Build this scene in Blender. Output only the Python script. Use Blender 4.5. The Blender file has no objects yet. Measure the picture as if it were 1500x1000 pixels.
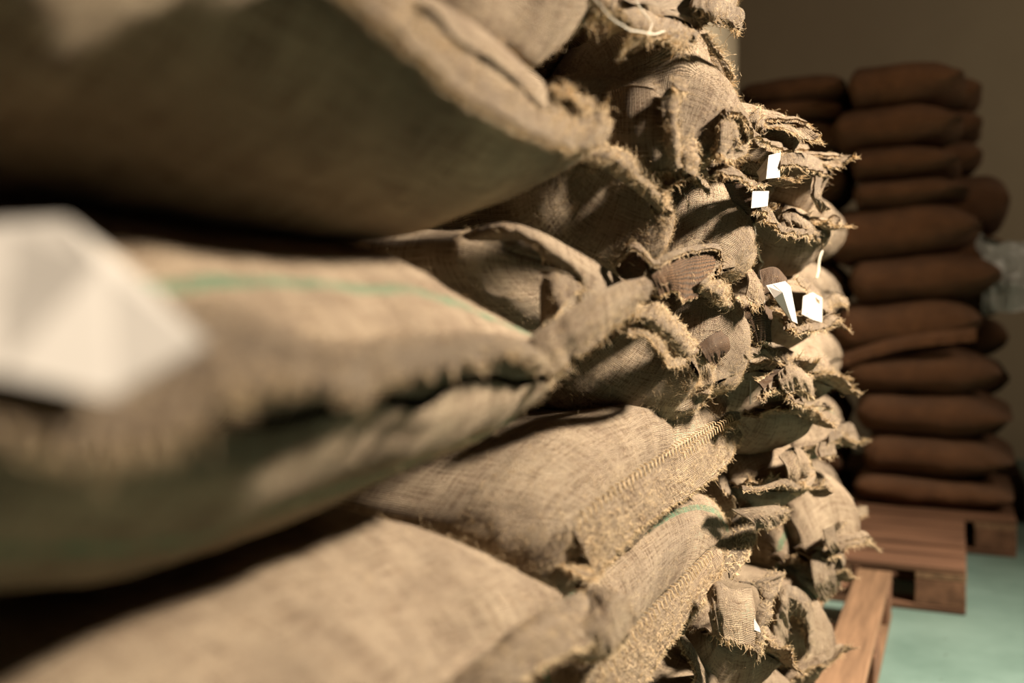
import bpy, math, random
import numpy as np
from mathutils import Vector, Matrix
from mathutils.bvhtree import BVHTree

# ------------------------------------------------------------------ camera, world, lights, exposure
S = bpy.context.scene
COL = S.collection
CAM_H, YAW, PITCH, FPX = 0.92, math.radians(24), math.radians(-1.65), 1458.0
cd = bpy.data.cameras.new('camera'); cam = bpy.data.objects.new('camera', cd); COL.objects.link(cam)
cd.lens = 35.0; cd.sensor_width = 36.0; cd.clip_start = 0.02
cam.location = (0, 0, CAM_H); cam.rotation_euler = (math.pi/2 + PITCH, 0, YAW)
cd.dof.use_dof = True; cd.dof.focus_distance = 1.38; cd.dof.aperture_fstop = 2.2
S.camera = cam
S.view_settings.view_transform = 'Standard'; S.view_settings.look = 'None'
S.view_settings.gamma = 1.0; S.view_settings.use_curve_mapping = False
S.view_settings.exposure = 0.0
W = bpy.data.worlds.new('world'); S.world = W; W.use_nodes = True
W.node_tree.nodes['Background'].inputs[0].default_value = (0.60, 0.46, 0.56, 1)
W.node_tree.nodes['Background'].inputs[1].default_value = 0.02

def area(name, loc, target, size, power, color, spread=180, sy=None):
    l = bpy.data.lights.new(name, 'AREA'); l.energy = power; l.color = color
    l.shape = 'RECTANGLE'; l.size = size; l.size_y = sy or size; l.spread = math.radians(spread)
    o = bpy.data.objects.new(name, l); COL.objects.link(o); o.location = loc
    o.rotation_euler = (Vector(target)-Vector(loc)).to_track_quat('-Z', 'Y').to_euler()
    return o
area('window_light', (1.85, 2.3, 2.8), (-0.42, 1.55, 0.95), 0.40, 192, (1.0, 0.87, 0.74), 104, 0.3)
area('back_fill_light', (2.6, 2.2, 2.9), (0.2, 6.6, 1.6), 1.2, 35, (1.0, 0.80, 0.60), 150)  # added fill, no fixture of the room; brightens back wall and far stack

# ------------------------------------------------------------------ helpers
CM = (Matrix.Translation(cam.location) @ cam.rotation_euler.to_matrix().to_4x4())
CR = np.array(cam.rotation_euler.to_matrix())
CP = np.array((0, 0, CAM_H))
def at(px, py, z):
    """point seen at (px, py) of the 1500x1000 picture, z metres deep"""
    return CP + CR @ np.array(((px-750)/FPX*z, -(py-500)/FPX*z, -z))
def onx(px, py, x):
    """point seen at (px, py) that lies on the upright plane world-x = x (the face of the pile)"""
    d = CR @ np.array(((px-750)/FPX, -(py-500)/FPX, -1.0))
    return CP + d*(x/d[0])
rng = np.random.RandomState(7)

def hash3(i, j, k, s):
    h = (i*374761393 + j*668265263 + k*2147483647 + s*1274126177) & 0xffffffff
    h = ((h ^ (h >> 13))*1274126177) & 0xffffffff
    return ((h ^ (h >> 16)) & 0xffff)/65535.0*2-1
def noise(P, freq, seed=0):
    P = np.asarray(P, float)*freq
    I = np.floor(P).astype(np.int64); F = P-I; F = F*F*(3-2*F)
    r = 0
    for a in (0, 1):
        for b in (0, 1):
            for c in (0, 1):
                w = (F[..., 0] if a else 1-F[..., 0])*(F[..., 1] if b else 1-F[..., 1])*(F[..., 2] if c else 1-F[..., 2])
                r = r + w*hash3(I[..., 0]+a, I[..., 1]+b, I[..., 2]+c, seed)
    return r
def n2(u, v, seed=0):
    return noise(np.stack([u, v, np.zeros_like(u)+.37], -1), 1.0, seed)
def crom(P, n):
    """resample control points with a Catmull-Rom spline, n samples; P (k,...)"""
    P = np.asarray(P, float); k = len(P)
    if k == 2:
        t = np.linspace(0, 1, n).reshape((n,)+(1,)*(P.ndim-1)); return P[0]*(1-t)+P[1]*t
    E = np.concatenate([[2*P[0]-P[1]], P, [2*P[-1]-P[-2]]])
    x = np.linspace(0, k-1, n); i = np.minimum(x.astype(int), k-2); t = (x-i).reshape((n,)+(1,)*(P.ndim-1))
    a, b, c, d = E[i], E[i+1], E[i+2], E[i+3]
    return .5*((2*b)+(-a+c)*t+(2*a-5*b+4*c-d)*t**2+(-a+3*b-3*c+d)*t**3)
def grid_normals(P, wrap):
    if wrap: du = np.roll(P, -1, 1)-np.roll(P, 1, 1)
    else: du = np.gradient(P, axis=1)
    dv = np.gradient(P, axis=0)
    n = np.cross(du, dv); l = np.linalg.norm(n, axis=-1, keepdims=True)
    return n/np.maximum(l, 1e-9)

def mesh_np(name, V, Q, mat, parent=None, uv=None, smooth=True):
    """V (n,3) world points, Q (m,k) faces of one size, uv (n,2) per vertex"""
    me = bpy.data.meshes.new(name)
    V = np.asarray(V, np.float32); Q = np.asarray(Q, np.int32); m, k = Q.shape
    if parent is not None:
        V = V - np.array(parent.location, np.float32)
    me.vertices.add(len(V)); me.vertices.foreach_set('co', V.ravel())
    me.loops.add(m*k); me.loops.foreach_set('vertex_index', Q.ravel())
    me.polygons.add(m); me.polygons.foreach_set('loop_start', np.arange(0, m*k, k, dtype=np.int32))
    if uv is not None:
        L = me.uv_layers.new(name='uv'); L.data.foreach_set('uv', np.asarray(uv, np.float32)[Q.ravel()].ravel())
    me.update(calc_edges=True)
    me.polygons.foreach_set('use_smooth', [smooth]*m)
    me.materials.append(mat)
    o = bpy.data.objects.new(name, me); COL.objects.link(o)
    if parent is not None: o.parent = parent
    return o
def empty(name, loc, label, cat, group=None):
    o = bpy.data.objects.new(name, None); COL.objects.link(o); o.location = loc
    o.empty_display_size = 0.05; o['label'] = label; o['category'] = cat
    if group: o['group'] = group
    return o
def box(name, lo, hi, mat, parent=None, bev=0.003, jit=0.0, R=None, pivot=None):
    lo = np.array(lo, float); hi = np.array(hi, float)
    me = bpy.data.meshes.new(name)
    import bmesh
    bm = bmesh.new(); bmesh.ops.create_cube(bm, size=1)
    for v in bm.verts:
        for i in range(3): v.co[i] = (lo[i]+hi[i])/2 + v.co[i]*(hi[i]-lo[i]) + (rng.rand()-.5)*jit
    if bev: bmesh.ops.bevel(bm, geom=bm.edges[:], offset=bev, segments=1, affect='EDGES', profile=.6)
    if R is not None: bmesh.ops.rotate(bm, verts=bm.verts, cent=pivot, matrix=R)
    off = Vector(parent.location) if parent else Vector((0, 0, 0))
    for v in bm.verts: v.co -= off
    bm.to_mesh(me); bm.free(); me.materials.append(mat)
    o = bpy.data.objects.new(name, me); COL.objects.link(o)
    if parent: o.parent = parent
    return o

# ------------------------------------------------------------------ materials
class NT:
    def __init__(s, name):
        s.m = bpy.data.materials.new(name); s.m.use_nodes = True; s.t = s.m.node_tree; s.t.nodes.clear()
        s.out = s.t.nodes.new('ShaderNodeOutputMaterial')
    def n(s, typ, ins=None, **kw):
        x = s.t.nodes.new('ShaderNode'+typ)
        for k, v in kw.items(): setattr(x, k, v)
        for k, v in (ins or {}).items(): s.set(x.inputs[k], v)
        return x
    def set(s, sock, v):
        if hasattr(v, 'is_output'): s.t.links.new(v, sock)
        elif hasattr(v, 'outputs'): s.t.links.new(v.outputs[0], sock)
        else: sock.default_value = v
    def math(s, op, a, b=None, c=None, clamp=False):
        x = s.n('Math', operation=op, use_clamp=clamp); s.set(x.inputs[0], a)
        if b is not None: s.set(x.inputs[1], b)
        if c is not None: s.set(x.inputs[2], c)
        return x.outputs[0]
    def mix(s, f, a, b, blend='MIX'):
        x = s.n('Mix', data_type='RGBA', blend_type=blend, clamp_factor=True)
        s.set(x.inputs[0], f); s.set(x.inputs[6], a); s.set(x.inputs[7], b); return x.outputs[2]
    def ramp(s, f, p0, p1, c0=(0, 0, 0, 1), c1=(1, 1, 1, 1)):
        x = s.n('ValToRGB'); s.set(x.inputs[0], f); e = x.color_ramp.elements
        e[0].position = p0; e[1].position = p1; e[0].color = c0; e[1].color = c1; return x.outputs[0]
def rgb(r, g, b):
    f = lambda c: ((c/255+.055)/1.055)**2.4 if c > 10 else c/255/12.92
    return (f(r), f(g), f(b), 1)

def burlap(name, base, dark, light, pitch=0.0023, bumpd=0.0022, weave=1.0, transl=0.0, gap=0.9):
    T = NT(name)
    uv = T.n('UVMap', uv_map='uv')
    oi = T.n('ObjectInfo')
    wob = T.n('TexNoise', {'Vector': uv, 'Scale': 14.0, 'Detail': 2.0})
    wv = T.n('VectorMath', {0: wob.outputs['Color'], 1: (.5, .5, .5)}, operation='SUBTRACT')
    ws = T.n('VectorMath', {0: wv, 'Scale': 0.010}, operation='SCALE')
    wob2 = T.n('TexNoise', {'Vector': uv, 'Scale': 160.0, 'Detail': 1.0})
    wv2 = T.n('VectorMath', {0: wob2.outputs['Color'], 1: (.5, .5, .5)}, operation='SUBTRACT')
    ws2 = T.n('VectorMath', {0: wv2, 'Scale': 0.0014}, operation='SCALE')
    p0 = T.n('VectorMath', {0: uv, 1: ws}, operation='ADD')
    p = T.n('VectorMath', {0: p0, 1: ws2}, operation='ADD')
    sx = T.n('SeparateXYZ', {0: p})
    X = T.math('DIVIDE', sx.outputs[0], pitch*1.1); Y = T.math('DIVIDE', sx.outputs[1], pitch)
    ix, iy = T.math('FLOOR', X), T.math('FLOOR', Y)
    hx = T.math('ABSOLUTE', T.math('SINE', T.math('MULTIPLY', X, math.pi)))
    hy = T.math('ABSOLUTE', T.math('SINE', T.math('MULTIPLY', Y, math.pi)))
    par = T.math('FLOORED_MODULO', T.math('ADD', ix, iy), 2.0)
    over = T.math('MULTIPLY', hx, T.math('MULTIPLY_ADD', hy, .5, .5))
    under = T.math('MULTIPLY', hy, T.math('MULTIPLY_ADD', hx, .5, .5))
    h = T.math('ADD', T.math('MULTIPLY', over, par), T.math('MULTIPLY', under, T.math('SUBTRACT', 1.0, par)))
    # slubs: thick and thin yarn both ways
    def streak(sxx, syy, seed):
        c = T.n('CombineXYZ', {0: T.math('MULTIPLY', sx.outputs[0], sxx), 1: T.math('MULTIPLY', sx.outputs[1], syy), 2: T.math('MULTIPLY_ADD', oi.outputs['Random'], 13.0, seed)})
        return T.n('TexNoise', {'Vector': c, 'Scale': 1.0, 'Detail': 2.0, 'Roughness': .6}).outputs[0]
    s1 = streak(1/0.0026, 1/0.05, 1.0); s2 = streak(1/0.05, 1/0.0024, 5.0)
    slub = T.math('ADD', s1, s2)                                   # about 1
    big = T.n('TexNoise', {'Vector': uv, 'Scale': 9.0, 'Detail': 5.0, 'Roughness': .6}).outputs[0]
    H = T.math('ADD', T.math('MULTIPLY', h, weave), T.math('MULTIPLY', slub, .55))
    fib = T.n('TexNoise', {'Vector': p, 'Scale': 900.0, 'Detail': 2.0}).outputs[0]
    H = T.math('MULTIPLY_ADD', fib, .35, H)
    # colour
    c = T.mix(T.ramp(slub, .78, 1.25), dark, light)
    c = T.mix(.42, c, base)
    c = T.mix(T.ramp(big, .38, .68), T.mix(.55, c, T.n('RGB').outputs[0] if False else dark), c)
    gapf = T.ramp(h, .15, .70)
    c = T.mix(T.math('MULTIPLY', T.math('SUBTRACT', 1.0, gapf), gap), c, T.mix(.82, c, (0.018, .010, .006, 1)))
    # woven-in green stripe (object property 'stripe' = u position in metres, a yarn dyed along v)
    def stripe(prop, axis):
        a = T.n('Attribute', attribute_type='OBJECT', attribute_name=prop)
        d = T.math('ABSOLUTE', T.math('SUBTRACT', sx.outputs[axis], a.outputs['Fac']))
        m = T.math('LESS_THAN', d, .006)
        return T.math('MULTIPLY', m, T.ramp(T.math('ADD', T.math('MULTIPLY', fib, .4), T.math('MULTIPLY', s1, .7)), .42, .62))
    st = T.math('MAXIMUM', stripe('stripe_along', 0), stripe('stripe_across', 1))
    c = T.mix(T.math('MULTIPLY', st, .75), c, (0.045, .23, .12, 1))
    br = T.math('MULTIPLY_ADD', oi.outputs['Random'], .22, .89)
    c = T.mix(1.0, c, T.n('CombineColor', {0: br, 1: br, 2: br}), 'MULTIPLY')
    b = T.n('Bump', {'Strength': 1.0, 'Distance': bumpd, 'Height': H})
    d = T.n('BsdfPrincipled', {'Base Color': c, 'Roughness': .95, 'Normal': b, 'Specular IOR Level': .15, 'Sheen Weight': .12, 'Sheen Roughness': .6, 'Sheen Tint': (1, .85, .65, 1)})
    sh = d.outputs[0]
    if transl:
        tr = T.n('BsdfTranslucent', {'Color': T.mix(1.0, c, (1.0, .78, .5, 1), 'MULTIPLY'), 'Normal': b})
        ms = T.n('MixShader', {0: transl, 1: sh, 2: tr}); sh = ms.outputs[0]
    T.set(T.out.inputs[0], sh)
    return T.m
BASE, DARK, LIGHT = rgb(176, 149, 116), rgb(98, 74, 54), rgb(228, 207, 173)
M_body = burlap('burlap', BASE, DARK, LIGHT)
M_flap = burlap('burlap_flap', BASE, DARK, LIGHT, transl=.22)
M_inner_shaded = burlap('burlap_inside_shaded', rgb(90, 62, 38), rgb(52, 34, 20), rgb(128, 94, 60), transl=.15, pitch=.0034, gap=1.0)  # same burlap, with the shade inside mouths and flaps put into a darker brown
M_brown = burlap('burlap_brown', rgb(122, 80, 50), rgb(84, 53, 33), rgb(146, 102, 66), pitch=.003, gap=.5)
def simple(name, col, rough=.9, transl=0.0, var=.15, scale=40, bump=0.0, spec=.2, stretch=(1, 1, 1)):
    T = NT(name)
    tc = T.n('TexCoord'); mp = T.n('Mapping', {0: tc.outputs['Object'], 3: stretch})
    nz = T.n('TexNoise', {'Vector': mp, 'Scale': scale, 'Detail': 5.0, 'Roughness': .6})
    dk = tuple(x*(1-var*2.2) for x in col[:3])+(1,); lt = tuple(min(1, x*(1+var)) for x in col[:3])+(1,)
    c = T.ramp(nz, .3, .7, dk, lt)
    ins = {'Base Color': c, 'Roughness': rough, 'Specular IOR Level': spec}
    if bump: ins['Normal'] = T.n('Bump', {'Strength': .6, 'Distance': bump, 'Height': nz.outputs[0]})
    d = T.n('BsdfPrincipled', ins); sh = d.outputs[0]
    if transl:
        tr = T.n('BsdfTranslucent', {'Color': c}); sh = T.n('MixShader', {0: transl, 1: sh, 2: tr}).outputs[0]
    T.set(T.out.inputs[0], sh); return T.m
M_fibre = simple('jute_fibre', rgb(222, 198, 158), .8, .35, .12, 60)
M_twine = simple('pale_twine', rgb(222, 212, 190), .8, .1, .1, 80)
M_paper = simple('paper', rgb(188, 181, 168), .7, .2, .04, 20)
M_wood = simple('pallet_wood', rgb(116, 84, 62), .8, 0, .25, 22, .0015, .2, (1, 1, 1))
M_woodx = simple('pallet_wood_crosswise', rgb(116, 84, 62), .8, 0, .28, 60, .0012, .2, (.06, 1, 1))
M_woody = simple('pallet_wood_lengthwise', rgb(126, 98, 72), .8, 0, .2, 60, .0012, .2, (1, .06, 1))
def floor_mat():
    T = NT('painted_floor'); tc = T.n('TexCoord')
    nz = T.n('TexNoise', {'Vector': tc.outputs['Object'], 'Scale': 3.0, 'Detail': 8.0, 'Roughness': .65})
    c = T.ramp(nz, .3, .75, rgb(100, 124, 112), rgb(122, 146, 134))
    sp = T.n('TexNoise', {'Vector': tc.outputs['Object'], 'Scale': 26.0, 'Detail': 3.0, 'Roughness': .6})
    c = T.mix(T.ramp(sp, .69, .74), c, rgb(62, 66, 52))
    d = T.n('BsdfPrincipled', {'Base Color': c, 'Roughness': T.math('MULTIPLY_ADD', nz.outputs[0], .3, .3), 'Specular IOR Level': .35})
    T.set(T.out.inputs[0], d); return T.m
M_floor = floor_mat()
M_wall = simple('plaster_wall', rgb(168, 154, 128), .9, 0, .03, 2.5, .0005)
M_film = simple('crumpled_plastic', rgb(168, 168, 158), .35, .25, .08, 12, 0, .5)
M_slate = simple('dark_wrap', rgb(52, 50, 54), .5, 0, .12, 8, .001, .4)

# ------------------------------------------------------------------ setting
def plane(name, pts, mat):
    o = mesh_np(name, np.array(pts, float), [[0, 1, 2, 3]], mat, smooth=False); o['kind'] = 'structure'; return o
XW, YW = -1.42, 7.0
def slab(name, lo, hi, mat):
    o = box(name, lo, hi, mat, bev=0); o['kind'] = 'structure'; return o
slab('floor', (XW-.1, -2, -.1), (4.2, YW+.1, 0), M_floor)
slab('wall_left', (XW-.12, -2, 0), (XW, YW+.1, 3.4), M_wall)
slab('wall_pier', (XW, 3.2, 0), (-.80, 4.0, 3.4), M_wall)
slab('wall_back', (XW, YW, 0), (4.2, YW+.12, 3.4), M_wall)

# ------------------------------------------------------------------ sacks
BODIES = []       # (object, grid points, closed) kept for the contact pass
def tubes(paths, rad, sides=3):
    """paths (n,k,3) -> verts, quads of thin tubes"""
    n, k, _ = paths.shape
    d = np.gradient(paths, axis=1); d /= np.maximum(np.linalg.norm(d, axis=-1, keepdims=True), 1e-9)
    up = np.zeros_like(d); up[..., 2] = 1; up[..., 0] = .3
    a = np.cross(d, up); a /= np.maximum(np.linalg.norm(a, axis=-1, keepdims=True), 1e-6); b = np.cross(d, a)
    r = rad if np.ndim(rad) else np.full((n, k), rad)
    th = np.arange(sides)*2*math.pi/sides
    V = paths[:, :, None, :] + r[:, :, None, None]*(a[:, :, None, :]*np.cos(th)[None, None, :, None]+b[:, :, None, :]*np.sin(th)[None, None, :, None])
    idx = np.arange(n*k*sides).reshape(n, k, sides); nx = np.roll(idx, -1, 2)
    Q = np.stack([idx[:, :-1], nx[:, :-1], nx[:, 1:], idx[:, 1:]], -1).reshape(-1, 4)
    return V.reshape(-1, 3), Q

def body_grid(seam, c, a, b, yaw, roll, ln, seed, N=132, pw=2.5, pucker=1.0, lump=1.0, back=.9, pitch=0, taper=.95):
    """closed pillow: flat sewn mouth (seam polyline) -> full belly ring -> flat sewn back"""
    ps, pt, ro = math.radians(yaw), math.radians(pitch), math.radians(roll)
    e3 = np.array((math.cos(ps)*math.cos(pt), -math.sin(ps)*math.cos(pt), math.sin(pt)))
    h = np.array((math.sin(ps), math.cos(ps), 0)); u0 = np.cross(e3, h); u0 = u0 if u0[2] > 0 else -u0
    e1 = h*math.cos(ro)+u0*math.sin(ro); e2 = u0*math.cos(ro)-h*math.sin(ro)
    t = np.arange(N)*2*math.pi/N
    ct, st = np.cos(t), np.sin(t)
    sg = lambda x: np.sign(x)*np.abs(x)**(2/pw)
    ring = a*sg(ct)[:, None]*e1 + b*sg(st)[:, None]*e2
    sm = crom(seam, 80)
    if (sm[-1]-sm[0])@e1 < 0: sm = sm[::-1]
    uu = (1+ct)/2*79; i0 = np.minimum(uu.astype(int), 78); f = (uu-i0)[:, None]
    SM = sm[i0]*(1-f)+sm[i0+1]*f + e2*(.0035*st)[:, None]
    B = c+ring
    D = B-SM; A = (D@e3)[:, None]*e3; T = D-A
    rows = []
    for ph in np.linspace(0, math.pi/2, 46):
        rows.append(SM + A*(1-math.cos(ph)) + T*math.sin(ph)**taper)
    dl = np.linspace(0, 1, 14)[1:]
    for d in dl: rows.append(B - e3*ln*.78*d)
    Bb = B - e3*ln*.78
    SB = (c-e3*ln) + ct[:, None]*e1*a*back + e2*(.003*st)[:, None]
    D = Bb-SB; A2 = (D@e3)[:, None]*e3; T2 = D-A2
    for ph in np.linspace(math.pi/2, 0, 16)[1:]:
        rows.append(SB + A2*(1-math.cos(ph)) + T2*math.sin(ph))
    P = np.array(rows)
    nr = grid_normals(P, True); cen = P.mean(axis=1, keepdims=True)
    if ((P-cen)*nr).sum() < 0: nr = -nr
    # arc lengths for uv
    per = np.linalg.norm(np.roll(B, -1, 0)-B, axis=1); U = np.concatenate([[0], np.cumsum(per)])
    dv = np.linalg.norm(np.diff(P, axis=0), axis=-1).mean(axis=1)*1.0; V = np.concatenate([[0], np.cumsum(dv)])
    dcol = np.linalg.norm(np.diff(P, axis=0), axis=-1)
    for _k in range(8): dcol = (dcol*2+np.roll(dcol, 1, 1)+np.roll(dcol, -1, 1))/4
    VC = np.concatenate([np.zeros((1, N)), np.cumsum(dcol, 0)]); VC = VC - VC[45:46] + V[45]
    VC = np.concatenate([VC, VC[:, :1]], 1)
    UV = np.stack([np.broadcast_to(U[None, :], VC.shape), VC], -1)
    Ug, Vg = np.broadcast_arrays(U[None, :N], V[:, None])
    loopU = np.stack([np.cos(t), np.sin(t)], -1)*U[-1]/(2*math.pi)
    def cyl(fu, fv, s):
        q = np.stack([loopU[None, :, 0]*fu+0*Vg, loopU[None, :, 1]*fu+0*Vg, Vg*fv+s*3.3], -1); return noise(q, 1.0, s)
    env = np.exp(-Vg/.06); end = np.clip(Vg/.012, 0, 1)*np.clip((V[-1]-Vg)/.02, 0, 1)
    pk = cyl(38, 5, seed)*.7+cyl(70, 8, seed+1)*.35
    disp = pucker*.0055*pk*env*(.25+.75*end)
    disp = disp + lump*end*(.010*noise(P, 6, seed+2)+.006*noise(P, 13, seed+3))
    rid = (1-np.abs(cyl(9, 14, seed+4)))**6; rid2 = (1-np.abs(cyl(16, 5, seed+5)))**7
    disp = disp - end*lump*(.0032*rid*np.clip(cyl(5, 5, seed+6)+.35, 0, 1)+.003*rid2*np.exp(-Vg/.16))
    disp = disp + end*.0012*noise(P, 60, seed+8)
    P = P + nr*disp[..., None]
    # cloth of the mouth line itself wobbles
    w = (np.exp(-Vg/.02)*.006)[..., None]
    P = P + w*np.stack([noise(SM, 22, seed+9), noise(SM, 22, seed+10), noise(SM, 22, seed+11)], -1)[None]
    return P, UV
def grid_faces(R, N, wrap):
    idx = np.arange(R*N).reshape(R, N)
    if wrap: nx = np.roll(idx, -1, 1); return np.stack([idx[:-1], nx[:-1], nx[1:], idx[1:]], -1).reshape(-1, 4)
    return np.stack([idx[:-1, :-1], idx[:-1, 1:], idx[1:, 1:], idx[1:, :-1]], -1).reshape(-1, 4)

SEED = [100]
class Sack: pass
def pts(L): return np.array([np.array(p) if isinstance(p, np.ndarray) else onx(*p) for p in L])
def sack(label, seam, belly, a, b, yaw=0, roll=0, ln=.62, world=False, group='sacks in the long pile along the wall', mat=None, fuzz=0, fuzzlen=.008, stripe=None, across=None, name='burlap_sack', dx=0.0, ah=0, **kw):
    SEED[0] += 17
    thin = group == 'third column of sacks with ragged mouths'
    if thin: a, b, yaw = a*.45, b*.92, 32; kw.setdefault('pucker', 1.0); belly = (belly[0]-24-(24 if belly[1] < 620 else 0), belly[1], belly[2]-.012); dx = dx or .045
    sm = np.array(seam, float) if world else pts(seam)
    c = np.array(belly, float) if world else onx(*belly)
    if thin:
        y_ = math.radians(yaw); e3 = np.array((math.cos(y_), -math.sin(y_), 0)); e1 = np.array((math.sin(y_), math.cos(y_), 0)); k = len(sm)
        sm = np.array([c+e3*.085+e1*a*.9*(2*i/(k-1)-1)+np.array((0, 0, .55*np.clip(sm[i][2]-c[2], -.09, .09))) for i in range(k)])
    P, UV = body_grid(sm, c, a, b, yaw, roll, ln, SEED[0], **kw)
    s = Sack(); s.P = P; s.UV = UV; s.seed = SEED[0]; s.mat = mat or M_body
    s.root = empty(name, (float(c[0]), float(c[1]), float(P[..., 2].min())), label, 'sack', group)
    s.dx = dx; s.fuzz = fuzz; s.fuzzlen = fuzzlen; s.stripe = stripe; s.across = across
    BODIES.append(s)
    if thin or ah:                                                            # loose hem standing out from the sewn mouth, with two corner ears
        y_ = math.radians(yaw); e3 = np.array((math.cos(y_), -math.sin(y_), 0)); e1 = np.array((math.sin(y_), math.cos(y_), 0))
        r = np.random.RandomState(s.seed); up = np.array((0, 0, 1.)); L = crom(sm, 9); k = len(L)
        L = np.concatenate([[L[0]-e1*.012-up*.004], L, [L[-1]+e1*.016+up*(r.rand()-.6)*.03]])
        w = (ah or .030)*(.7+.6*r.rand(len(L))); w[0] = w[-1] = .034
        lift = np.cumsum(r.randn(len(L)))*.006; lift -= lift.mean(); bend = (r.rand()-.35)*.03
        A = L-e3*.006; B_ = L+e3*(w*.5)[:, None]+up*(lift*.5+bend*.3)[:, None]; C_ = L+e3*w[:, None]+up*(lift+bend)[:, None]
        strip(s, [list(A), list(B_), list(C_)], name='hem', ruf=.006, fr=160, frl=.012, rfreq=34, edge=.006, th=.0035)
        strip(s, [list(L+up*.004-e3*.012), list(L+up*.010+e3*.004), list(L+up*.004+e3*.016)], name='seam_roll', ruf=.004, fr=40, th=.006, rfreq=30)
    return s

def contact_pass():
    """sacks that press into each other flatten against each other"""
    for it in range(2):
        info = []
        for s in BODIES:
            R, N, _ = s.P.shape; F = grid_faces(R, N, True)
            V = s.P.reshape(-1, 3)
            info.append((V, BVHTree.FromPolygons([tuple(v) for v in V], [tuple(f) for f in F.tolist()]) if True else None, V.min(0), V.max(0), grid_normals(s.P, True).reshape(-1, 3)))
        sgn = []
        for s, I in zip(BODIES, info):
            cen = s.P.mean(axis=1, keepdims=True); g = grid_normals(s.P, True)
            sgn.append(1 if ((s.P-cen)*g).sum() > 0 else -1)
        moves = []
        for i, s in enumerate(BODIES):
            V, _, lo, hi, _ = info[i]; mv = np.zeros_like(V)
            for j in range(len(BODIES)):
                if j == i: continue
                _, bj, lj, hj, nj = info[j]
                if (lo > hj).any() or (hi < lj).any(): continue
                ids = np.where(((V > lj) & (V < hj)).all(1))[0]
                for k in ids:
                    q, n, f, d = bj.find_nearest(Vector(V[k]))
                    if q is None: continue
                    dx = V[k]-np.array(q); nn = np.array(n)*orient(j, sgn, f)
                    if dx@nn < 0 and d < .075:
                        m = -dx*.54*min(1.0, (.075-d)/.035)
                        if (m@m) > (mv[k]@mv[k]): mv[k] = m
            R, N, _ = s.P.shape; G = mv.reshape(R, N, 3)
            for _k in range(6):
                G = (G*2+np.roll(G, 1, 1)+np.roll(G, -1, 1)+np.concatenate([G[:1], G[:-1]])+np.concatenate([G[1:], G[-1:]]))/6
            moves.append(G)
        for s, G in zip(BODIES, moves): s.P = s.P+G
def orient(j, sgn, f): return ORI[j]
ORI = []

def build_bodies():
    global ORI
    # face winding sign of each body (outward or not)
    for s in BODIES:
        R, N, _ = s.P.shape; F = grid_faces(R, N, True); V = s.P.reshape(-1, 3)
        a, b, c = V[F[:, 0]], V[F[:, 1]], V[F[:, 2]]
        fn = np.cross(b-a, c-a); fc = (a+c)/2 - V.mean(0)
        ORI.append(1 if (fn*fc).sum() > 0 else -1)
    contact_pass()
    for s, o_ in zip(BODIES, ORI):
        R, N, _ = s.P.shape
        P = np.concatenate([s.P, s.P[:, :1]], 1); F = grid_faces(R, N+1, False)
        if o_ < 0: F = F[:, ::-1]
        o = mesh_np('body', P.reshape(-1, 3), F, s.mat, s.root, s.UV.reshape(-1, 2))
        if s.stripe is not None: o['stripe_along'] = float(s.stripe)
        else: o['stripe_along'] = -9.0
        o['stripe_across'] = float(s.across) if s.across is not None else -9.0
        if s.fuzz:
            n = s.fuzz; r = np.random.RandomState(s.seed)
            nr = grid_normals(s.P, True)*(1 if ((s.P-s.P.mean(1, keepdims=True))*grid_normals(s.P, True)).sum() > 0 else -1)
            i = (r.rand(n)*60).astype(int); j = r.randint(0, N, n)
            p = s.P[i, j]+(s.P[i+1, (j+1) % N]-s.P[i, j])*r.rand(n, 1); nn = nr[i, j]
            tg = np.cross(nn, r.randn(n, 3)); tg /= np.linalg.norm(tg, axis=1, keepdims=True)+1e-9
            L = (s.fuzzlen*(.25+r.rand(n)**3*1.6))[:, None]; lift = (.15+.55*r.rand(n, 1)); cv = np.cross(nn, tg)*(r.rand(n, 1)-.5)
            path = np.stack([p-nn*.0005, p+(tg*.45+nn*lift*.6)*L, p+(tg*.8+nn*lift+cv*.5)*L, p+(tg+nn*lift*.8+cv*1.3)*L], 1)
            V, Q = tubes(path, np.broadcast_to(np.array([.00014, .00013, .0001, .00004]), (n, 4)))
            f = mesh_np('fuzz', V, Q, M_fibre, s.root); f['kind'] = 'stuff'

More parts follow.
